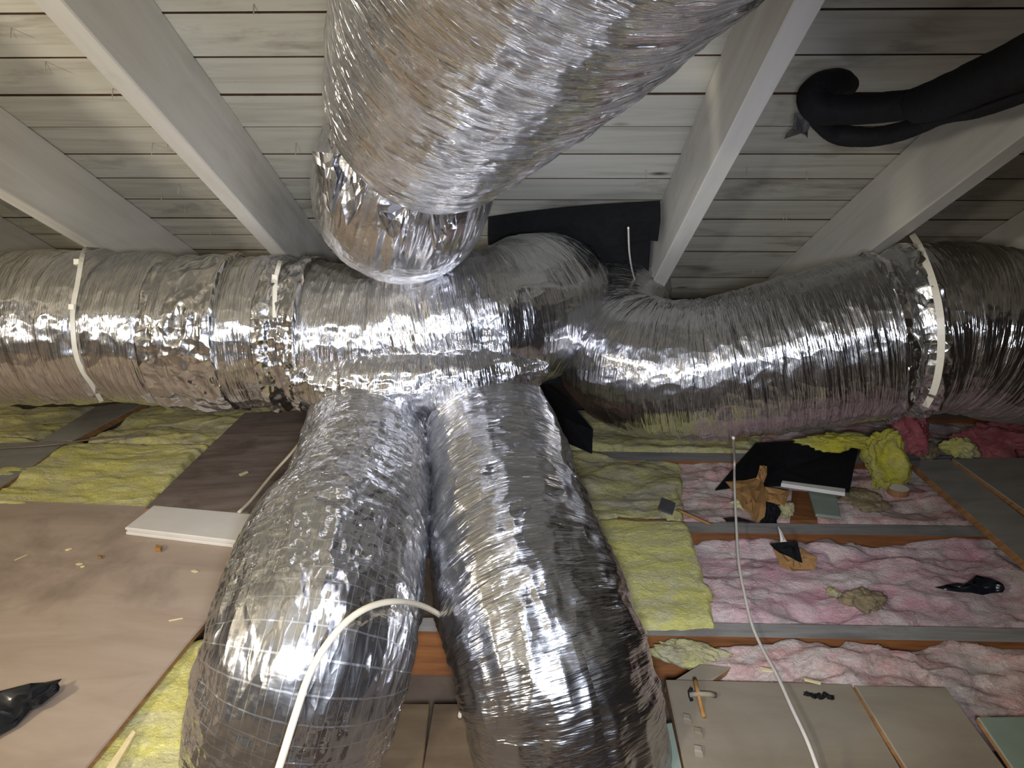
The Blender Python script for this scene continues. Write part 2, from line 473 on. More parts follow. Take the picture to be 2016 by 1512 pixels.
# ------------------------------------------------------------------ setting: floor
floor = tagS(prism('floor', [(XL, yr - 1.6, -.14), (XR, yr - 1.6, -.14), (XR, ye, -.14), (XL, ye, -.14)], (0, 0, -.03), M_board_ceil))
def joist(y0, y1, x0, x1, z=0.0, d=.138):
    vs = [(x0, y0, z), (x1, y0, z), (x1, y1, z), (x0, y1, z)]
    o = prism('joist', vs, (0, 0, -d), M_joist, floor, .002)
    o.data.materials.append(M_joist_top)
    for p in o.data.polygons:
        if p.normal.z > .9: p.material_index = 1
    return o
yA0, yA1 = G(1500, 1255).y, G(1500, 1228).y
yB0, yB1 = G(1500, 1050).y, G(1500, 1030).y
yC0, yC1 = G(1400, 908).y, G(1400, 892).y
joist(yA0, yA1, -.35, XR - .02); joist(yB0, yB1, -.35, XR - .02); joist(yC0, yC1, -.35, XR - .02)
sp = yB0 - yA0
for k in (1, 2, 3): joist(yA0 - sp * k, yA0 - sp * k + .053, -.35 if k > 1 else .35, XR - .02)
joist(yC0 + sp, yC0 + sp + .053, -.35, XR - .02)

# ------------------------------------------------------------------ ducts
def streaks(amp=.0025, lump=.006, fu=95, nv=9, seed=1, mid=.004, crump=0.0, cs=.05, r=.2):
    def f(U, A, L):
        circ = 2 * np.pi
        v = lambda k: A / circ * k
        d = lump * vnoise(U / .22, v(4), seed, pv=4)
        d = d + mid * vnoise(U / .045 + .6 * vnoise(U / .2, v(5), seed + 7, pv=5), v(7), seed + 1, pv=7)
        w = vnoise(U * fu + 1.2 * vnoise(U / .06, v(12), seed + 8, pv=12), v(nv), seed + 2, pv=nv)
        d = d + amp * (1 - 2 * np.abs(w))
        w2 = vnoise(U * fu * 1.9, v(nv * 2), seed + 3, pv=nv * 2)
        d = d + amp * .5 * w2
        if crump:
            k = max(6, int(circ * r / cs))
            c = vnoise(U / cs + vnoise(U / .1, v(6), seed + 5, pv=6), v(k), seed + 4, pv=k)
            d = d + crump * (1 - 2 * np.abs(c))
            c2 = vnoise(U / (cs * .45), v(k * 2), seed + 6, pv=k * 2)
            d = d + crump * .45 * (1 - 2 * np.abs(c2))
        return d
    return f
def rad(pxr, d): return pxr * d / FPX
def T(*a): return [(P(x, y, d), rad(r, d)) for x, y, d, r in a]

def along(ctrl, px):
    # distance along a run up to the place seen at column px
    c = catmull([list(p) + [r] for p, r in ctrl], 24)[:, :3]
    u = np.concatenate([[0], np.cumsum(np.linalg.norm(np.diff(c, axis=0), axis=1))])
    v = c - np.array(CP); d = v @ np.array(Fv)
    x = 1008 + FPX * (v @ np.array(Rv)) / d
    sel = np.abs(x - px) + np.where(d > 2.4, 1e4, 0)
    return float(u[int(np.argmin(sel))])
# left run: comes in from the left, crosses the middle and turns away from us
t_left = empty('flexible_duct', P(400, 800, 2.2))
tag(t_left, 'foil-jacketed flexible duct crossing level from left edge to the middle', 'duct')
def child(o, parent):
    o.parent = parent
    o.matrix_parent_inverse = parent.matrix_basis.inverted()
    return o
f0 = streaks(.0022, .007, 95, 9, 10, .005, .003, .06)
LEFT_RUN = T((-420, 665, 2.3, 150), (-100, 655, 2.3, 150), (150, 645, 2.27, 150), (400, 655, 2.25, 144), (570, 655, 2.24, 146), (750, 668, 2.22, 140),
            (900, 640, 2.2, 140), (1000, 622, 2.24, 141), (1068, 596, 2.42, 131), (1085, 580, 2.62, 118), (1088, 572, 2.86, 108))
LU = [along(LEFT_RUN, q) for q in (233, 352, 592)]
def disp_left(U, A, L):
    d = f0(U, A, L)
    for u0, dep, wd in ((LU[0], .018, .02), (LU[1], .012, .02), (LU[2], .022, .022)):       # strap pinches
        d = d - dep * np.exp(-((U - u0) / wd) ** 2)
    return d
left = tube('jacket', LEFT_RUN, M_foil, None, .0055, 240, disp_left)
child(left, t_left)
# right run: comes back out of the dark, swings to the right
t_right = empty('flexible_duct', P(1500, 850, 2.2))
tag(t_right, 'foil-jacketed flexible duct bending to the right edge above the pink insulation', 'duct')
f1 = streaks(.0026, .006, 95, 8, 30, .004, .0015, .06)
def disp_right(U, A, L):
    return f1(U, A, L) - .026 * np.exp(-((U - RU[0]) / .02) ** 2)
RIGHT_RUN = T((1235, 560, 3.05, 85), (1215, 600, 2.75, 98), (1202, 660, 2.48, 114), (1246, 712, 2.3, 134), (1362, 728, 2.2, 138), (1520, 705, 2.14, 148),
              (1700, 668, 2.1, 160), (1850, 645, 2.08, 166), (2020, 668, 2.08, 168), (2250, 690, 2.08, 168), (2450, 700, 2.08, 168))
RU = [along(RIGHT_RUN, 1752)]
right = tube('jacket', RIGHT_RUN, M_foil, None, .0055, 240, disp_right)
child(right, t_right)
# big duct overhead
t_up = empty('flexible_duct', P(800, 330, 1.5))
tag(t_up, 'large foil-jacketed duct coming down overhead towards the torn foil collar', 'duct')
up = tube('jacket', T((1756, -1420, .31, 960), (1203, -420, .58, 505), (1040, -125, .78, 380), (970, 0, .936, 312), (905, 112, 1.13, 258), (866, 186, 1.29, 226), (855, 205, 1.34, 214)), M_foil_up, None, .005, 260,
          streaks(.0020, .004, 110, 14, 50, .003, .001, .03), cap=True)
child(up, t_up)
# torn collar under its mouth
t_col = empty('duct_collar', P(795, 540, 1.7))
tag(t_col, 'torn foil collar with pleated flaps below the mouth of the overhead duct', 'duct collar')
colr = tube('sleeve', T((825, 255, 1.60, 150), (806, 312, 1.58, 172), (794, 362, 1.60, 176), (792, 384, 1.70, 167), (798, 400, 1.9, 152), (806, 420, 2.1, 140)), M_foil_sleeve, None, .005, 240,
            streaks(.0012, .005, 80, 14, 60, .003, .002, .04), cap=True)
child(colr, t_col)
# legs
t_ll = empty('flexible_duct', P(580, 1480, 1.4)); tag(t_ll, 'left of the two foil ducts dropping to the floor, behind the arched cable', 'duct')
fl = streaks(.0012, .008, 60, 9, 70, .004, .0032, .04)
ll = tube('jacket', T((770, 735, 2.42, 108), (738, 805, 2.26, 118), (722, 890, 2.02, 127), (700, 1000, 1.78, 153), (658, 1100, 1.60, 184), (630, 1200, 1.48, 200),
          (608, 1300, 1.41, 206), (583, 1400, 1.42, 201), (562, 1500, 1.47, 182), (556, 1570, 1.56, 170), (560, 1640, 1.66, 160)), M_foil_scrim, None, .005, 250, fl)
child(ll, t_ll)
t_rl = empty('flexible_duct', P(1130, 1480, 1.5)); tag(t_rl, 'right of the two foil ducts dropping to the floor, beside the yellow batt', 'duct')
fr = streaks(.0024, .007, 80, 8, 90, .005, .0032, .06)
rl = tube('jacket', T((905, 725, 2.42, 108), (936, 795, 2.25, 120), (975, 900, 2.02, 139), (1006, 1030, 1.78, 160), (1034, 1140, 1.62, 177), (1068, 1240, 1.53, 183),
          (1098, 1340, 1.49, 188), (1116, 1430, 1.5, 186), (1136, 1510, 1.56, 180), (1142, 1590, 1.66, 165)), M_foil, None, .005, 250, fr)
child(rl, t_rl)
# wrapped saddle where the two legs leave the box
t_sad = empty('foil_plenum', P(830, 760, 2.1)); tag(t_sad, 'foil-wrapped plenum bulge under the level duct where both lower ducts start', 'plenum')
sad = tube('wrap', T((588, 738, 2.16, 36), (640, 748, 2.11, 58), (740, 756, 2.06, 62), (850, 754, 2.04, 62), (960, 738, 2.06, 56), (1035, 722, 2.12, 40), (1055, 712, 2.18, 22)), M_foil, None, .005, 200,
           streaks(.0022, .006, 90, 10, 110, .005, .003, .05, .12), cap=True)
child(sad, t_sad)
bpy.context.view_layer.update()
B_left = bvh_of(left); B_right = bvh_of(right); B_col = bvh_of(colr); B_all = bvh_of(left, right, sad, ll, rl); B_ll = bvh_of(ll); B_rl = bvh_of(rl)

def ribbon(name, pts, w, th, m, parent, wdir=None):
    """flat strap along points, width across in wdir"""
    c = catmull([list(p) for p in pts], 6); vs, fs = [], []
    for i, p in enumerate(c):
        p = Vector(p); t = Vector(c[min(i + 1, len(c) - 1)] - c[max(i - 1, 0)]).normalized()
        to = (CP - p).normalized()
        sd = t.cross(to).normalized(); nn = sd.cross(t).normalized()
        for a, b in ((-1, -1), (1, -1), (1, 1), (-1, 1)): vs.append(p + sd * w / 2 * a + nn * th / 2 * b)
    for i in range(len(c) - 1):
        for j in range(4): fs.append((i * 4 + j, i * 4 + (j + 1) % 4, i * 4 + 4 + (j + 1) % 4, i * 4 + 4 + j))
    fs.append((3, 2, 1, 0)); k = (len(c) - 1) * 4; fs.append((k, k + 1, k + 2, k + 3))
    return put(name, vs, fs, m, parent)
def cord(name, pts, r, m, parent=None, nv=8, per=8):
    return tube(name, [(p, r) for p in pts], m, parent, max(r * 2.5, .008), nv, None, True, 1, (1, .3, .2), per)
def boxat(name, p, ax, ay, az, m, parent=None):
    p, ax, ay, az = map(Vector, (p, ax, ay, az))
    return prism(name, [p + ax + ay + az, p - ax + ay + az, p - ax - ay + az, p + ax - ay + az], -2 * az, m, parent, .001)

# foil tape band on the left run
f2 = streaks(.0010, .007, 95, 9, 10, .005, .0075, .075)
tape_a = child(tube('tape_band', T((348, 654, 2.254, 147), (400, 655, 2.25, 146.5), (440, 655, 2.248, 146.5), (480, 655, 2.246, 147)), M_foil_tape, None, .005, 220, lambda U, A, L: f2(U, A, L) + .002), t_left)
f3 = streaks(.0016, .007, 95, 9, 10, .005, .0085, .05)
tape_b = child(tube('tape_band', T((552, 655, 2.241, 148), (592, 656, 2.238, 148), (632, 658, 2.234, 148)), M_foil_tape, None, .005, 220, lambda U, A, L: f3(U, A, L) - .016 * np.exp(-((U - L * .45) / .02) ** 2)), t_left)
f5 = streaks(.0016, .006, 95, 8, 30, .004, .0075, .05)
tape_c = child(tube('tape_band', T((1715, 665, 2.098, 162.5), (1752, 659, 2.092, 164), (1792, 653, 2.086, 166)), M_foil_tape, None, .004, 240, lambda U, A, L: f5(U, A, L) + .003 - .026 * np.exp(-((U - L * .47) / .02) ** 2)), t_right)
bpy.context.view_layer.update()
B_left = bvh_of(left, tape_a, tape_b); B_right = bvh_of(right, tape_c)
# straps
def strap(pix, b, w, label, locks=(), top=None):
    pts = [hit(b, x, y, .005) for x, y in pix]
    pts = [p for p in pts if p is not None]
    if top: pts = [RF(*top)] + pts
    t = empty('hanger_strap', pts[0]); tag(t, label, 'strap', 'white straps around the ducts')
    child(ribbon('band', pts, w, .003, M_strap, None), t)
    for lk in locks:
        p = hit(b, *lk, .007)
        d = (CP - p).normalized()
        child(boxat('buckle', p, Rv * .008, Uv * .008, d * .005, M_strap), t)
    return t
strap([(163, 500), (152, 560), (143, 610), (144, 660), (150, 700), (162, 730), (180, 757), (200, 790)], B_left, .012, 'white strap around the left duct near the left edge of the photo', [(140, 604), (150, 515)], (172, 489, RD))
strap([(551, 515), (543, 548), (541, 580), (541, 625)], B_left, .012, 'short white cable tie on the left duct beside the torn collar', [(541, 546)], (556, 503, RD + .01))
strap([(1812, 490), (1835, 550), (1850, 615), (1853, 680), (1848, 730), (1838, 770), (1822, 800)], B_right, .017, 'broad white strap around the right duct below the rafter end', [], (1796, 462, RD))

# ------------------------------------------------------------------ floor left
def thing(o, label, cat, group=None): return tag(o, label, cat, group)
thing(gboard('plywood_sheet', [(-420, 965), (590, 1010), (372, 1262), (100, 1597), (-900, 1597)], .022, .018, M_ply), 'large pale brown plywood sheet covering the lower left floor', 'board')
thing(gboard('floor_board', [(482, 812), (628, 806), (540, 1012), (284, 1002)], .040, .022, M_brown), 'dark weathered brown board behind the white trim board', 'board')

def batt(name, px, z, th, m, amp=.012, wob=.02, seed=1, rnd_r=.03, res=.011, parent=None, tilt=(0, 0, 0, 0)):
    """glass-wool batt: outline tl,tr,br,bl in view, on height z"""
    c = [np.array(G(x, y, z + dz)) for (x, y), dz in zip(px, tilt)]
    lu = max(np.linalg.norm(c[1] - c[0]), np.linalg.norm(c[2] - c[3])); lv = max(np.linalg.norm(c[3] - c[0]), np.linalg.norm(c[2] - c[1]))
    n, k = max(6, min(170, int(lu / res))), max(6, min(170, int(lv / res)))
    u, v = np.meshgrid(np.linspace(0, 1, n), np.linspace(0, 1, k), indexing='ij')
    p = (c[0] * (1 - u[..., None]) + c[1] * u[..., None]) * (1 - v[..., None]) + (c[3] * (1 - u[..., None]) + c[2] * u[..., None]) * v[..., None]
    X, Y = p[..., 0].copy(), p[..., 1].copy()
    p[..., 0] += wob * vnoise(X / .07, Y / .07, seed) + wob * .5 * vnoise(X / .025, Y / .025, seed + 1)
    p[..., 1] += wob * vnoise(X / .06, Y / .06, seed + 2) + wob * .5 * vnoise(X / .022, Y / .022, seed + 3)
    e = np.minimum(np.minimum(u, 1 - u) * lu, np.minimum(v, 1 - v) * lv)
    q = np.clip(1 - e / rnd_r, 0, 1)
    h = 1 - np.sqrt(np.clip(1 - q * q, 0, 1))
    tex = .75 * vnoise(X / .19, Y / .11, seed + 4) + .30 * (1 - 2 * np.abs(vnoise(X / .13 + .8 * vnoise(X / .09, Y / .07, seed + 8), Y / .055, seed + 5))) + .14 * vnoise(X / .035, Y / .02, seed + 6)
    p[..., 2] += amp * tex * (1 - h) - th * h
    uv = np.stack([X, Y], -1).reshape(-1, 2)
    f = grid_faces(n, k)[:, ::-1]
    a = np.cross(c[1] - c[0], c[3] - c[0])[2]
    if a > 0: f = f[:, ::-1]
    return put(name, p.reshape(-1, 3), f.tolist(), m, parent, True, uv)

def wad(name, c, rx, ry, rz, m, amp=.25, seed=1, rot=0.0, n=44):
    th = np.linspace(0, np.pi, n); ph = np.linspace(0, 2 * np.pi, 2 * n + 1)
    A, B = np.meshgrid(th, ph, indexing='ij')
    x, y, z = np.sin(A) * np.cos(B), np.sin(A) * np.sin(B), np.cos(A)
    d = 1 + amp * (1.1 * vnoise(x * 1.9 + 9 + z, y * 1.9 + 5 + z * .9, seed) + .75 * vnoise(x * 3.3 + 19 + z * 2, y * 3.3 + 15 - z * 1.9, seed + 3) + .30 * (1 - 2 * np.abs(vnoise(x * 4 + 9 - z * 2, y * 4 + 5 + z * 3, seed + 1))) + .20 * vnoise(x * 9 + 20 + z * 6, y * 11 + 20 - z * 5, seed + 2))
    d[:, -1] = d[:, 0]
    X, Y, Z = x * d * rx, y * d * ry, z * d * rz
    cr, sr = math.cos(rot), math.sin(rot)
    p = np.stack([X * cr - Y * sr + c[0], X * sr + Y * cr + c[1], Z + c[2]], -1)
    return put(name, p.reshape(-1, 3), grid_faces(n, 2 * n + 1)[:, :].tolist(), m, None, True, np.stack([A, B], -1).reshape(-1, 2))

def scrap(name, pts, m, th=.002, crump=.006, parent=None, seed=0, smooth=False, rings=3):
    """thin torn sheet: outline of 3-D points, filled with a crumpled fan"""
    rs = random.Random(seed)
    pts = [Vector(p) for p in pts]
    # subdivide the outline
    out = []
    for i, p in enumerate(pts):
        q = pts[(i + 1) % len(pts)]
        out += [p, p.lerp(q, .5) + Vector((rs.uniform(-1, 1), rs.uniform(-1, 1), 0)) * crump * .6]
    c = sum(out, Vector()) / len(out); k = len(out)
    vs = []
    for a in range(rings):
        t = a / rings
        for p in out:
            w = p.lerp(c, t)
            if a: w = w + Vector((0, 0, rs.uniform(-1, 1) * crump)) + Vector((0, rs.uniform(-1, 1) * crump * .5, 0))
            vs.append(w)
    vs.append(c + Vector((0, 0, rs.uniform(0, 1) * crump)))
    nrm = (pts[1] - pts[0]).cross(pts[2] - pts[1]).normalized()
    if nrm.z < 0: nrm = -nrm
    n1 = len(vs)
    vs2 = vs + [v - nrm * th for v in vs]
    fs = []
    for a in range(rings - 1):
        for i in range(k):
            j = (i + 1) % k
            fs.append((a * k + i, a * k + j, (a + 1) * k + j, (a + 1) * k + i))
    a = rings - 1
    for i in range(k): fs.append((a * k + i, a * k + (i + 1) % k, n1 - 1))
    fs2 = [tuple(n1 + i for i in f[::-1]) for f in fs]
    side = [(i, n1 + i, n1 + (i + 1) % k, (i + 1) % k) for i in range(k)]
    uv = [(v.x, v.y) for v in vs2]
    return put(name, vs2, fs + fs2 + side, m, parent, smooth, uv)

B_c0 = bvh_of(colr)
for q, lift, sd in (([(726, 326), (690, 350), (672, 400), (682, 446), (700, 420), (718, 375)], .022, 1), ([(742, 402), (800, 404), (790, 440), (776, 482), (752, 446)], .016, 2),
                    ([(804, 408), (823, 410), (815, 452), (796, 506), (786, 488)], .026, 3), ([(845, 410), (866, 414), (880, 465), (872, 494), (853, 490)], .02, 4),
                    ([(614, 298), (656, 302), (664, 352), (652, 424), (632, 384)], .02, 5), ([(652, 258), (664, 288), (678, 300), (656, 308), (648, 282)], .03, 6), ([(880, 420), (900, 418), (898, 450), (882, 452)], .018, 7)):
    pp = [hit(B_c0, x, y, .004 + (lift if k in (0, 2) else .003)) or P(x, y, 1.44) for k, (x, y) in enumerate(q)]
    child(scrap('torn_flap', pp, M_foil_tape, .001, .006, None, 40 + sd), t_col)
# white tongue-and-groove board
def tg_board():
    t = empty('trim_board', G(380, 1040, .022))
    tag(t, 'short white painted board with a grooved edge lying on the plywood sheet', 'board')
    TL, TR, BR, BL = [G(x, y, .050) for x, y in ((302, 995), (530, 1015), (530, 1072), (246, 1038))]
    L = Vector(TL); ins = (TL - BL).normalized() * .006
    top = [TL, TR, BR, BL]
    child(prism('face', top, (0, 0, -.010), M_whiteboard, None, .002), t)
    child(prism('groove_wall', [Vector((p.x, p.y, .040)) for p in (TL, TR, BR + ins, BL + ins)], (0, 0, -.006), M_whiteboard, None, .0005), t)
    child(prism('back_lip', [Vector((p.x, p.y, .034)) for p in top], (0, 0, -.011), M_whiteboard, None, .002), t)
tg_board()
# grey plank pieces among the yellow wool on the left
thing(gboard('floor_board', [(-20, 872), (132, 868), (66, 916), (-60, 1000)], .030, .03, M_grey), 'grey board end at the left edge beside the yellow batt', 'board')
thing(gboard('floor_board', [(190, 800), (300, 785), (142, 868), (72, 872)], .010, .03, M_grey), 'grey board running back under the left duct between yellow batts', 'board')
thing(cord('lath_strip', [G(-20, 884, .045), G(100, 876, .045), G(190, 864, .043), G(290, 856, .042)], .004, M_brown), 'thin brown lath strip lying across the yellow batts', 'strip')
thing(batt('insulation_batt', [(-240, 850), (415, 872), (285, 1008), (-480, 985)], .02, .10, M_yellow, .013, .012, 3), 'yellow glass wool batt between the plywood sheet and the dark board', 'insulation')
thing(batt('insulation_batt', [(310, 790), (560, 795), (410, 876), (160, 866)], .0, .10, M_yellow_grey, .022, .014, 13), 'dusty yellow batt behind the big yellow one, under the left duct', 'insulation')
thing(batt('insulation_batt', [(-480, 800), (200, 795), (75, 868), (-560, 870)], -.005, .10, M_yellow_grey, .02, .014, 23), 'dusty yellow batt at the far left edge under the duct', 'insulation')
thing(batt('insulation_batt', [(350, 1250), (480, 1250), (380, 1590), (40, 1590)], .0, .09, M_yellow, .012, .004, 33), 'narrow strip of yellow wool between the plywood and the left lower duct', 'insulation')
thing(batt('insulation_batt', [(300, 780), (620, 780), (600, 800), (280, 800)], .0, .10, M_yellow_grey, .02, .014, 43), 'shadowed yellow batt farthest back under the left duct', 'insulation')
thing(gboard('wood_splinter', [(262, 1436), (268, 1440), (226, 1512), (200, 1524)], .012, .006, M_chip, None, .001), 'long yellowish splinter on the yellow wool strip', 'splinter')
thing(scrap('plastic_scrap', [G(-60, 1372, .05), G(60, 1345, .06), G(122, 1336, .04), G(118, 1352, .045), G(98, 1374, .04), G(60, 1398, .035), G(30, 1430, .03), G(-60, 1480, .03)], M_plastic, .001, .012, None, 4, True, 4), 'crumpled black plastic film at the lower left edge', 'plastic')
chips = [((28, 1102), (54, 1091), 5, 'broad pale wood chip nearest the left edge on the plywood'), ((128, 1082), (142, 1079), 3, 'small pale wood chip below the left end of the yellow batt'),
         ((149, 1110), (163, 1109), 2.4, 'thin pale sliver on the plywood left of the white board'), ((332, 1221), (360, 1216), 3, 'pale sliver alone on the plywood beside the left lower duct'),
         ((158, 1115), (167, 1114), 1.6, 'tiny sliver just below a longer one on the plywood'), ((376, 1123), (390, 1124), 2, 'faint sliver near the left lower duct on the plywood')]
for (x0, y0), (x1, y1), w, lb in chips:
    thing(gboard('wood_chip', [(x0, y0), ((x0 + x1) / 2, y0 - w), (x1, y1), ((x0 + x1) / 2, y1 + w)], .0265, .004, M_chip, None, .0006), lb, 'wood chip', 'pale wood chips on the boards')
thing(gboard('wood_chip', [(470, 933), (486, 927), (489, 929), (474, 936)], .0445, .004, M_chip, None, .0006), 'single pale sliver on the dark brown board', 'wood chip', 'pale wood chips on the boards')
thing(gboard('wood_block', [(308, 1071), (318, 1074), (316, 1081), (305, 1079)], .034, .012, M_bark, None, .001), 'small brown wood block on the plywood in front of the white board', 'wood block')
thing(gboard('wood_block', [(192, 1092), (198, 1092), (199, 1097), (193, 1097)], .029, .006, M_bark, None, .0006), 'tiny brown crumb of wood on the plywood', 'wood block')

# ------------------------------------------------------------------ cables
def cable_arc():
    pix = [(540, 1540, 1.02), (556, 1490, 1.03), (580, 1412, 1.05), (610, 1325, 1.08), (648, 1262, 1.11), (690, 1217, 1.15), (735, 1192, 1.20), (785, 1184, 1.27), (832, 1193, 1.40), (872, 1216, 1.54), (905, 1252, 1.66), (928, 1300, 1.69), (922, 1350, 1.67)]
    pts = [P(*q) for q in pix]
    pts += [G(908, 1400, .02), G(905, 1412, .0)]
    return cord('cable', pts, .0056, M_cable, None, 10, 8)
thing(cable_arc(), 'dusty white cable arching in front of the two lower foil ducts', 'cable')
thing(cord('cable', [G(470, 1009, .058), G(495, 985, .066), G(540, 930, .10), G(580, 885, .16), G(630, 820, .24), G(640, 790, .3)], .006, M_cable), 'thin grey cable rising from the white board behind the left lower duct', 'cable')
cp = [hit(B_right, 1444, 862, .004), G(1446, 905, .16), G(1446, 950, .12), G(1450, 1040, .07), G(1455, 1110, .055), G(1466, 1170, .045), G(1480, 1228, .035), G(1500, 1275, .035), G(1530, 1330, .05), G(1560, 1396, .06), G(1590, 1460, .06), G(1614, 1525, .05)]
thing(cord('cable', [p for p in cp if p is not None], .0042, M_cablewhite, None, 8, 8), 'white cable hanging from the right duct and running across the pink insulation', 'cable')
thing(cord('cable', [RF(1237, 448, .30), RF(1240, 505, .30), RF(1250, 550, .26), RF(1270, 590, .24), RF(1288, 606, .24)], .0026, M_cablewhite, None, 8, 8), 'thin white cable hanging beside the rafter end above the dark gap', 'cable')

# ------------------------------------------------------------------ black felt and pipes at the roof
def felt_strip():
    t = [RF(962, 425, .02), RF(1060, 412, .02), RF(1190, 400, .03), RF(1297, 394, .03)]
    y = t[0].y - .03
    dn = [.26, .26, .26, .26]
    vs, fs = [], []
    k = 13
    top = catmull([[p.x, p.y - .03, p.z] for p in t], 4)
    for i, p in enumerate(top):
        wv = .006 * math.sin(i * 1.3)
        vs += [(p[0], p[1] + wv, p[2]), (p[0], p[1] - .03 + wv, p[2] - .06), (p[0], p[1] + .0 + wv * 2, p[2] - .13 + wv), (p[0], p[1] + .012, p[2] - .128 + wv), (p[0], p[1] + .012, p[2] - .01)]
    n = len(top)
    for i in range(n - 1):
        for j in range(5): fs.append((i * 5 + j, i * 5 + (j + 1) % 5, i * 5 + 5 + (j + 1) % 5, i * 5 + 5 + j))
    fs.append((0, 1, 2, 3, 4)); fs.append(tuple((n - 1) * 5 + j for j in (4, 3, 2, 1, 0)))
    return put('felt_strip', vs, fs, M_felt, None, False)
thing(felt_strip(), 'black roofing felt strip hanging under the roof boards right of the collar', 'roofing felt')
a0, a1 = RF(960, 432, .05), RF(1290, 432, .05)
thing(prism('dark_void_panel', [(a0.x, a0.y + .06, a0.z), (a1.x, a0.y + .06, a0.z), (a1.x, a0.y + .10, a0.z - .62), (a0.x, a0.y + .10, a0.z - .62)], (0, .02, 0), M_felt), 'black felt panel carried down in place of the dark void behind the level duct', 'panel')  # felt carried down as a black sheet over what is only dark void

pipe = tag(empty('insulated_pipe', RF(1700, 210, .15)), 'thick black insulated pipe curling into a hook under the roof boards at upper right', 'pipe')
def RT(*a): return [(RF(x, y, o), r * (RF(x, y, o) - CP).dot(Fv) / FPX) for x, y, o, r in a]
lag = lambda U, A, L: .0012 * vnoise(U / .03, A / (2 * np.pi) * 8, 201, pv=8) + .0005 * vnoise(U / .005, A / (2 * np.pi) * 30, 202, pv=30)
child(tube('lagging', RT((1672, 168, .045, 19), (1652, 162, .07, 25), (1622, 168, .10, 28), (1600, 190, .13, 30), (1612, 213, .16, 29), (1655, 216, .17, 29), (1720, 214, .19, 29), (1790, 206, .21, 29), (1830, 196, .23, 30)), M_rubber, None, .006, 48, lag), pipe)
child(tube('sleeve', RT((1804, 208, .22, 34), (1850, 194, .24, 40), (1930, 160, .27, 44), (2020, 120, .29, 50), (2120, 70, .32, 56), (2420, -70, .34, 66), (2800, -240, .36, 80)), M_rubber, None, .006, 48, lag), pipe)
p2 = tag(empty('insulated_pipe', RF(1690, 275, .17)), 'thinner black insulated pipe looping below the thick hooked pipe', 'pipe')
child(tube('lagging', RT((1598, 215, .15, 15), (1616, 240, .15, 18), (1648, 263, .16, 20), (1700, 270, .18, 19), (1760, 262, .2, 18), (1815, 244, .22, 18), (1850, 226, .24, 20), (1930, 208, .27, 22), (2030, 172, .29, 26), (2120, 140, .31, 28), (2420, 40, .33, 32), (2800, -90, .35, 38)), M_rubber, None, .006, 40, lag), p2)
thing(scrap('torn_tape', [RF(1564, 222, .11), RF(1592, 224, .12), RF(1600, 240, .13), RF(1590, 272, .12), RF(1578, 262, .13), RF(1544, 273, .10), RF(1560, 252, .12)], M_mesh, .001, .008, None, 9), 'grey torn tape end hanging from the hooked black pipe', 'tape')

# ------------------------------------------------------------------ floor right
thing(batt('insulation_batt', [(1085, 880), (1345, 905), (1352, 1020), (1120, 1020)], .012, .10, M_yellow_grey, .022, .014, 51), 'dusty grey-yellow batt behind the dark square tile, beside the right lower duct', 'insulation')
thing(batt('insulation_batt', [(1120, 1012), (1358, 1020), (1428, 1232), (1180, 1236)], .022, .12, M_yellow, .010, .010, 61), 'large pale yellow batt lying beside the right lower duct', 'insulation')
thing(batt('insulation_batt', [(1340, 1060), (2080, 1062), (2180, 1240), (1380, 1236)], -.022, .10, M_pink, .040, .012, 71), 'wide pink batt between the two brown joists', 'insulation')
thing(batt('insulation_batt', [(1300, 905), (1800, 905), (1960, 1038), (1330, 1036)], -.025, .10, M_pink_dusty, .034, .012, 81), 'dusty pink batt behind the farther brown joist under the rubbish', 'insulation')
thing(batt('insulation_batt', [(1400, 1276), (2130, 1262), (2230, 1420), (1330, 1380)], -.012, .10, M_pink_dusty, .045, .014, 91), 'dusty pink batt in front of the nearer joist, behind the grey boards', 'insulation')
thing(batt('insulation_batt', [(860, 1095), (1140, 1095), (1160, 1222), (850, 1222)], -.03, .09, M_pink_dusty, .02, .012, 101), 'dim pink batt seen in the gap between the two lower ducts', 'insulation')
thing(batt('insulation_batt', [(1100, 800), (1500, 830), (1520, 895), (1080, 880)], .0, .10, M_yellow_grey, .024, .014, 111), 'dim yellow batt deep under the right duct', 'insulation')
thing(batt('insulation_batt', [(1500, 820), (2080, 820), (2080, 905), (1480, 905)], -.03, .10, M_pink_dusty, .024, .014, 121), 'dim pink batt farthest back under the right duct', 'insulation')
# wads
def W_(px, py, z, rx, ry, rz, m, seed, label, rot=0, amp=.34):
    return thing(wad('insulation_wad', G(px, py, z), rx, ry, rz, m, amp, seed, rot), label, 'insulation')
W_(1742, 905, .09, .072, .075, .10, M_bright_yellow, 301, 'bright yellow wool wad below the broad white strap', .3)
W_(1648, 868, .14, .12, .06, .025, M_bright_yellow, 303, 'flat yellow wool tuft above the black felt sheet', .05)
W_(1795, 850, .17, .07, .06, .07, M_red_pink, 305, 'deep pink wool wad behind the bright yellow wad')
W_(1828, 890, .06, .038, .03, .03, M_tanwool, 307, 'small tan wool lump right of the bright yellow wad')
W_(1893, 882, .06, .06, .04, .04, M_yellow, 309, 'yellow-green wool lump beside the far grey boards')
W_(1975, 868, .06, .16, .08, .07, M_red_pink, 311, 'long deep pink wool roll at the right edge under the duct', .05)
W_(1355, 1288, -.01, .085, .03, .022, M_yellow_grey, 313, 'pale green-yellow wool roll against the nearer joist', -.25)
W_(1700, 1180, .005, .05, .04, .02, M_tanwool, 315, 'crumbled tan lump in the middle of the wide pink batt')
W_(1640, 1166, .0, .02, .016, .01, M_yellow_grey, 317, 'small yellow tuft on the wide pink batt')
W_(1470, 990, .0, .04, .03, .02, M_yellow, 319, 'yellow tuft left of the kraft paper scraps')
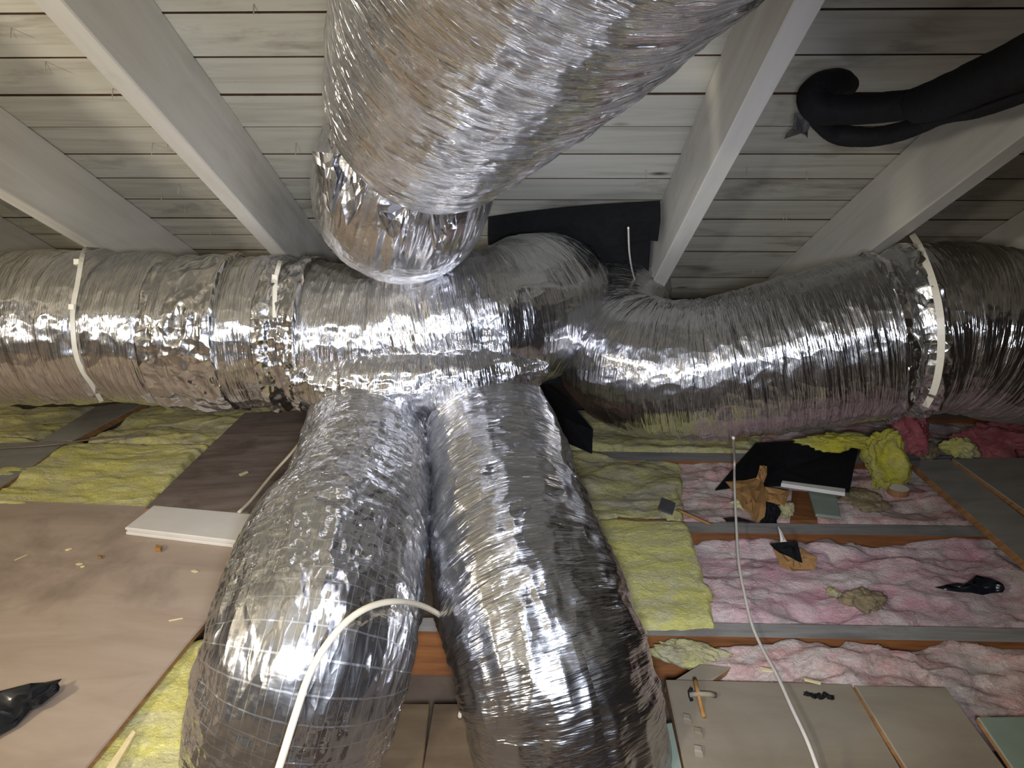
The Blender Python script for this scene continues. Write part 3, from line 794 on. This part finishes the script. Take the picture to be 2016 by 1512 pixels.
W_(1545, 1005, .01, .025, .02, .025, M_yellow_grey, 321, 'pale green tuft beside the black lump on the joist')
W_(1700, 985, .0, .07, .07, .02, M_tanwool, 323, 'dusty tan mound right of the pale green board piece')
# boards on the right
thing(gboard('floor_board', [(1788, 906), (1868, 903), (2096, 1080), (2096, 1175)], .040, .026, M_grey), 'grey board with brown edge running to the right edge behind the joists', 'board')
thing(gboard('floor_board', [(1874, 902), (2096, 900), (2096, 1060)], .055, .03, M_grey), 'grey board at the far right corner beyond the gap', 'board')
t = empty('floor_board', G(1480, 1420, .02)); tag(t, 'wide dusty tan board with broken nail stubs at the bottom of the photo', 'board')
child(gboard('panel', [(1311, 1337), (1676, 1346), (1815, 1580), (1362, 1580)], .022, .03, M_tan), t)
thing(gboard('floor_board', [(1682, 1348), (1862, 1352), (2030, 1580), (1826, 1580)], .036, .018, M_tan), 'tan board with a pale edge, second from the right at the bottom', 'board')
thing(gboard('floor_board', [(1924, 1410), (2110, 1408), (2110, 1580), (2040, 1580)], .046, .016, M_greenboard), 'pale green board in the bottom right corner', 'board')
thing(gboard('floor_board', [(1310, 1420), (1322, 1418), (1358, 1580), (1330, 1580)], .015, .035, M_greenboard, None, .006), 'narrow rounded batten along the left side of the wide tan board', 'board')
thing(gboard('floor_board', [(1378, 1306), (1440, 1312), (1400, 1340), (1310, 1350)], .005, .02, M_tan), 'short board corner tucked behind the wide tan board', 'board')
# stubs on the wide board
def stub(px, py, kx, tall=.018):
    p = G(px, py, .022)
    return child(prism('nail_stub', [p + Vector((-.008, -.006, tall)), p + Vector((.009, -.007, tall * .8)), p + Vector((.010, .008, tall * .9)), p + Vector((-.006, .008, tall * 1.1))], (.004, 0, -tall), M_tan, None, .002), t)
for q in ((1350, 1423), (1372, 1450), (1372, 1486)): stub(*q, 0)
rope = tag(empty('wire_clip', G(1384, 1368, .022)), 'ragged wire and wood clip standing on the wide tan board', 'clip')
child(cord('bar', [G(1358, 1368, .04), G(1378, 1366, .046), G(1398, 1367, .044), G(1408, 1369, .035)], .006, M_tan), rope)
child(cord('stake', [G(1368, 1338, .04), G(1373, 1358, .05), G(1380, 1390, .03), G(1386, 1412, .025)], .005, M_bark), rope)
child(cord('hook', [G(1362, 1380, .03), G(1357, 1364, .04), G(1362, 1356, .05)], .004, M_rubber), rope)
for i, (x, y, r) in enumerate(((1592, 1367, .006), (1602, 1370, .007), (1613, 1371, .006), (1624, 1369, .006), (1634, 1373, .006))):
    child(wad('splintered_hole', G(x, y, .024), r * 1.3, r * 1.2, r * .7, M_rubber, .5, 400 + i, 0, 10), t)
# rubbish on the right
thing(scrap('felt_sheet', [G(1488, 872, .05), G(1560, 868, .12), G(1692, 876, .10), G(1672, 968, .055), G(1560, 955, .05), G(1450, 958, .03), G(1408, 964, .02)], M_felt, .004, .004, None, 12, False, 3), 'black felt sheet lying under the right duct by the kraft paper', 'roofing felt')
thing(scrap('felt_sheet', [G(1058, 742, .30), G(1120, 790, .26), G(1168, 845, .12), G(1166, 892, .05), G(1110, 868, .05), G(1070, 800, .12)], M_felt, .004, .004, None, 14), 'black felt sheet hanging beside the top of the right lower duct', 'roofing felt')
thing(scrap('kraft_paper', [G(1428, 948, .06), G(1500, 938, .08), G(1508, 1000, .06), G(1490, 1030, .03), G(1462, 1000, .04)], M_kraft, .001, .014, None, 15), 'large crumpled brown paper piece behind the hanging white cable', 'paper')
thing(scrap('kraft_paper', [G(1506, 958, .08), G(1556, 966, .08), G(1545, 996, .07), G(1508, 986, .07)], M_kraft, .001, .012, None, 16), 'smaller light brown paper piece right of the large crumpled one', 'paper')
thing(scrap('kraft_paper', [G(1496, 916, .13), G(1510, 918, .12), G(1504, 950, .09), G(1488, 942, .10)], M_kraft, .001, .008, None, 17), 'upright curled strip of brown paper above the other paper', 'paper')
thing(scrap('kraft_paper', [G(1522, 1082, .05), G(1578, 1080, .06), G(1610, 1098, .05), G(1604, 1122, .03), G(1560, 1124, .02), G(1534, 1112, .03)], M_kraft, .001, .012, None, 18), 'curled brown paper scrap on the pink batt in front of the joist', 'paper')
thing(scrap('felt_scrap', [G(1515, 1070, .07), G(1570, 1066, .09), G(1580, 1108, .06), G(1535, 1088, .07)], M_felt, .002, .01, None, 19), 'dark flap folded over the curled paper scrap', 'roofing felt')
thing(scrap('paper_sliver', [G(1532, 1036, .10), G(1545, 1060, .09), G(1555, 1078, .06), G(1538, 1076, .06)], M_whiteboard, .001, .004, None, 20), 'pointed grey-white paper sliver standing at the joist', 'paper')
thing(gboard('wood_strip', [(1540, 946), (1664, 962), (1664, 970), (1538, 951)], .062, .014, M_whiteboard, None, .001), 'narrow white strip of wood along the edge of the felt sheet', 'wood strip')
thing(gboard('board_piece', [(1590, 960), (1645, 968), (1656, 1018), (1606, 1012)], .035, .012, M_greenboard), 'pale green-grey board piece below the narrow white strip', 'board')
thing(wad('felt_lump', G(1512, 1012, .02), .03, .025, .035, M_felt, .4, 330), 'black lump beside the pale green tuft on the joist', 'roofing felt')
thing(scrap('felt_scrap', [G(1424, 1020, .015), G(1450, 1018, .02), G(1486, 1028, .012), G(1430, 1027, .012)], M_felt, .002, .004, None, 21), 'small black felt scrap lying along the far joist under the cable', 'roofing felt')
thing(gboard('brown_block', [(1560, 965), (1600, 970), (1610, 1025), (1556, 1025)], .0, .05, M_joist), 'reddish brown wood block left of the pale green board piece', 'wood block')  # block in the same timber material as the joists
pts = []
def disc():
    c0 = G(1768, 966, .03); vs, fs = [], []
    k = 20
    for zz, rr in ((.012, .034), (.010, .036), (-.010, .036), (-.012, .034)):
        for i in range(k):
            an = i / k * 2 * math.pi
            q = rr * (1 if not (1.9 < an < 2.9) else .78)
            vs.append(c0 + Vector((math.cos(an) * q * 1.05, math.sin(an) * q, zz)))
    for a in range(3):
        for i in range(k): fs.append((a * k + i, (a + 1) * k + i, (a + 1) * k + (i + 1) % k, a * k + (i + 1) % k))
    fs = [f[::-1] for f in fs]
    fs.append(tuple(range(k))); fs.append(tuple(range(4 * k - 1, 3 * k - 1, -1)))
    o = put('wood_plug', vs, fs, M_edge); o.data.materials.append(M_whiteboard)
    for p in o.data.polygons:
        if p.normal.z > .9: p.material_index = 1
    return o
thing(disc(), 'round sawn wood plug with pale top lying on the dusty pink batt', 'wood plug')
thing(scrap('plastic_scrap', [G(1840, 1156, .0), G(1862, 1151, .01), G(1890, 1156, .02), G(1922, 1132, .05), G(1950, 1138, .04), G(1975, 1150, .03), G(1974, 1166, .01), G(1935, 1171, .0), G(1886, 1165, .0)], M_plastic, .001, .008, None, 22, True), 'black plastic scrap on the right side of the wide pink batt', 'plastic')
thing(gboard('tile_piece', [(1303, 980), (1330, 990), (1324, 1012), (1296, 1002)], .05, .006, M_mesh, None, .001), 'small dark grey square piece on the dusty yellow batt', 'tile')
thing(cord('stick', [G(1216, 1021, .045), G(1260, 1025, .042), G(1312, 1024, .04)], .003, M_joist), 'thin dark nail-like stick across the edge of the yellow batts', 'stick')
thing(cord('stick', [G(1334, 1004, .045), G(1365, 1018, .035), G(1400, 1033, .015)], .0045, M_bark), 'brown stick leaning from the yellow batt to the farther joist', 'stick')
thing(gboard('paper_sliver', [(1495, 1312), (1518, 1316), (1528, 1322), (1500, 1320)], .03, .004, M_chip, None, .001), 'pale wood sliver on dusty pink wool left of the cable', 'wood chip')
thing(gboard('paper_sliver', [(1582, 1334), (1618, 1342), (1616, 1346), (1584, 1338)], .034, .004, M_chip, None, .001), 'pale wood sliver at the back edge of the wide tan board', 'wood chip')
# ------------------------------------------------------------------ boards under the lower ducts
for i, (x0, x1) in enumerate(((690, 842), (846, 952), (956, 1050), (1054, 1300))):
    thing(gboard('floor_board', [(x0 + 30 if i == 0 else x0 + 8, 1384), (x1 + 4, 1384), (x1 - 20 + 12 * i, 1600), (x0 - 40 + 12 * i, 1600)], -.02, .02, M_oldbrown if i < 3 else M_tan),
          ['brown floor board between the lower ducts, nearest the left duct', 'brown floor board between the lower ducts, under the cable end', 'brown floor board nearest the right lower duct', 'tan floor board under the end of the right lower duct'][i], 'board')
# nails coming through the roof boards
for i, (x, y) in enumerate([(22, 55), (90, 122), (300, 282), (330, 284), (222, 175), (352, 362), (318, 384), (364, 406), (583, 282), (500, 8), (340, 450), (414, 448), (40, 438), (1542, 418), (1548, 420), (1470, 330), (1588, 337), (1482, 524), (1272, 335)]):
    p = RF(x, y, 0)
    child(cord('nail', [p + RN * .005, p - RN * .012 + RS * .001, p - RN * (.022 + .006 * (i % 3)) + RS * .003], .0014, M_nail, None, 6, 2), ceiling)
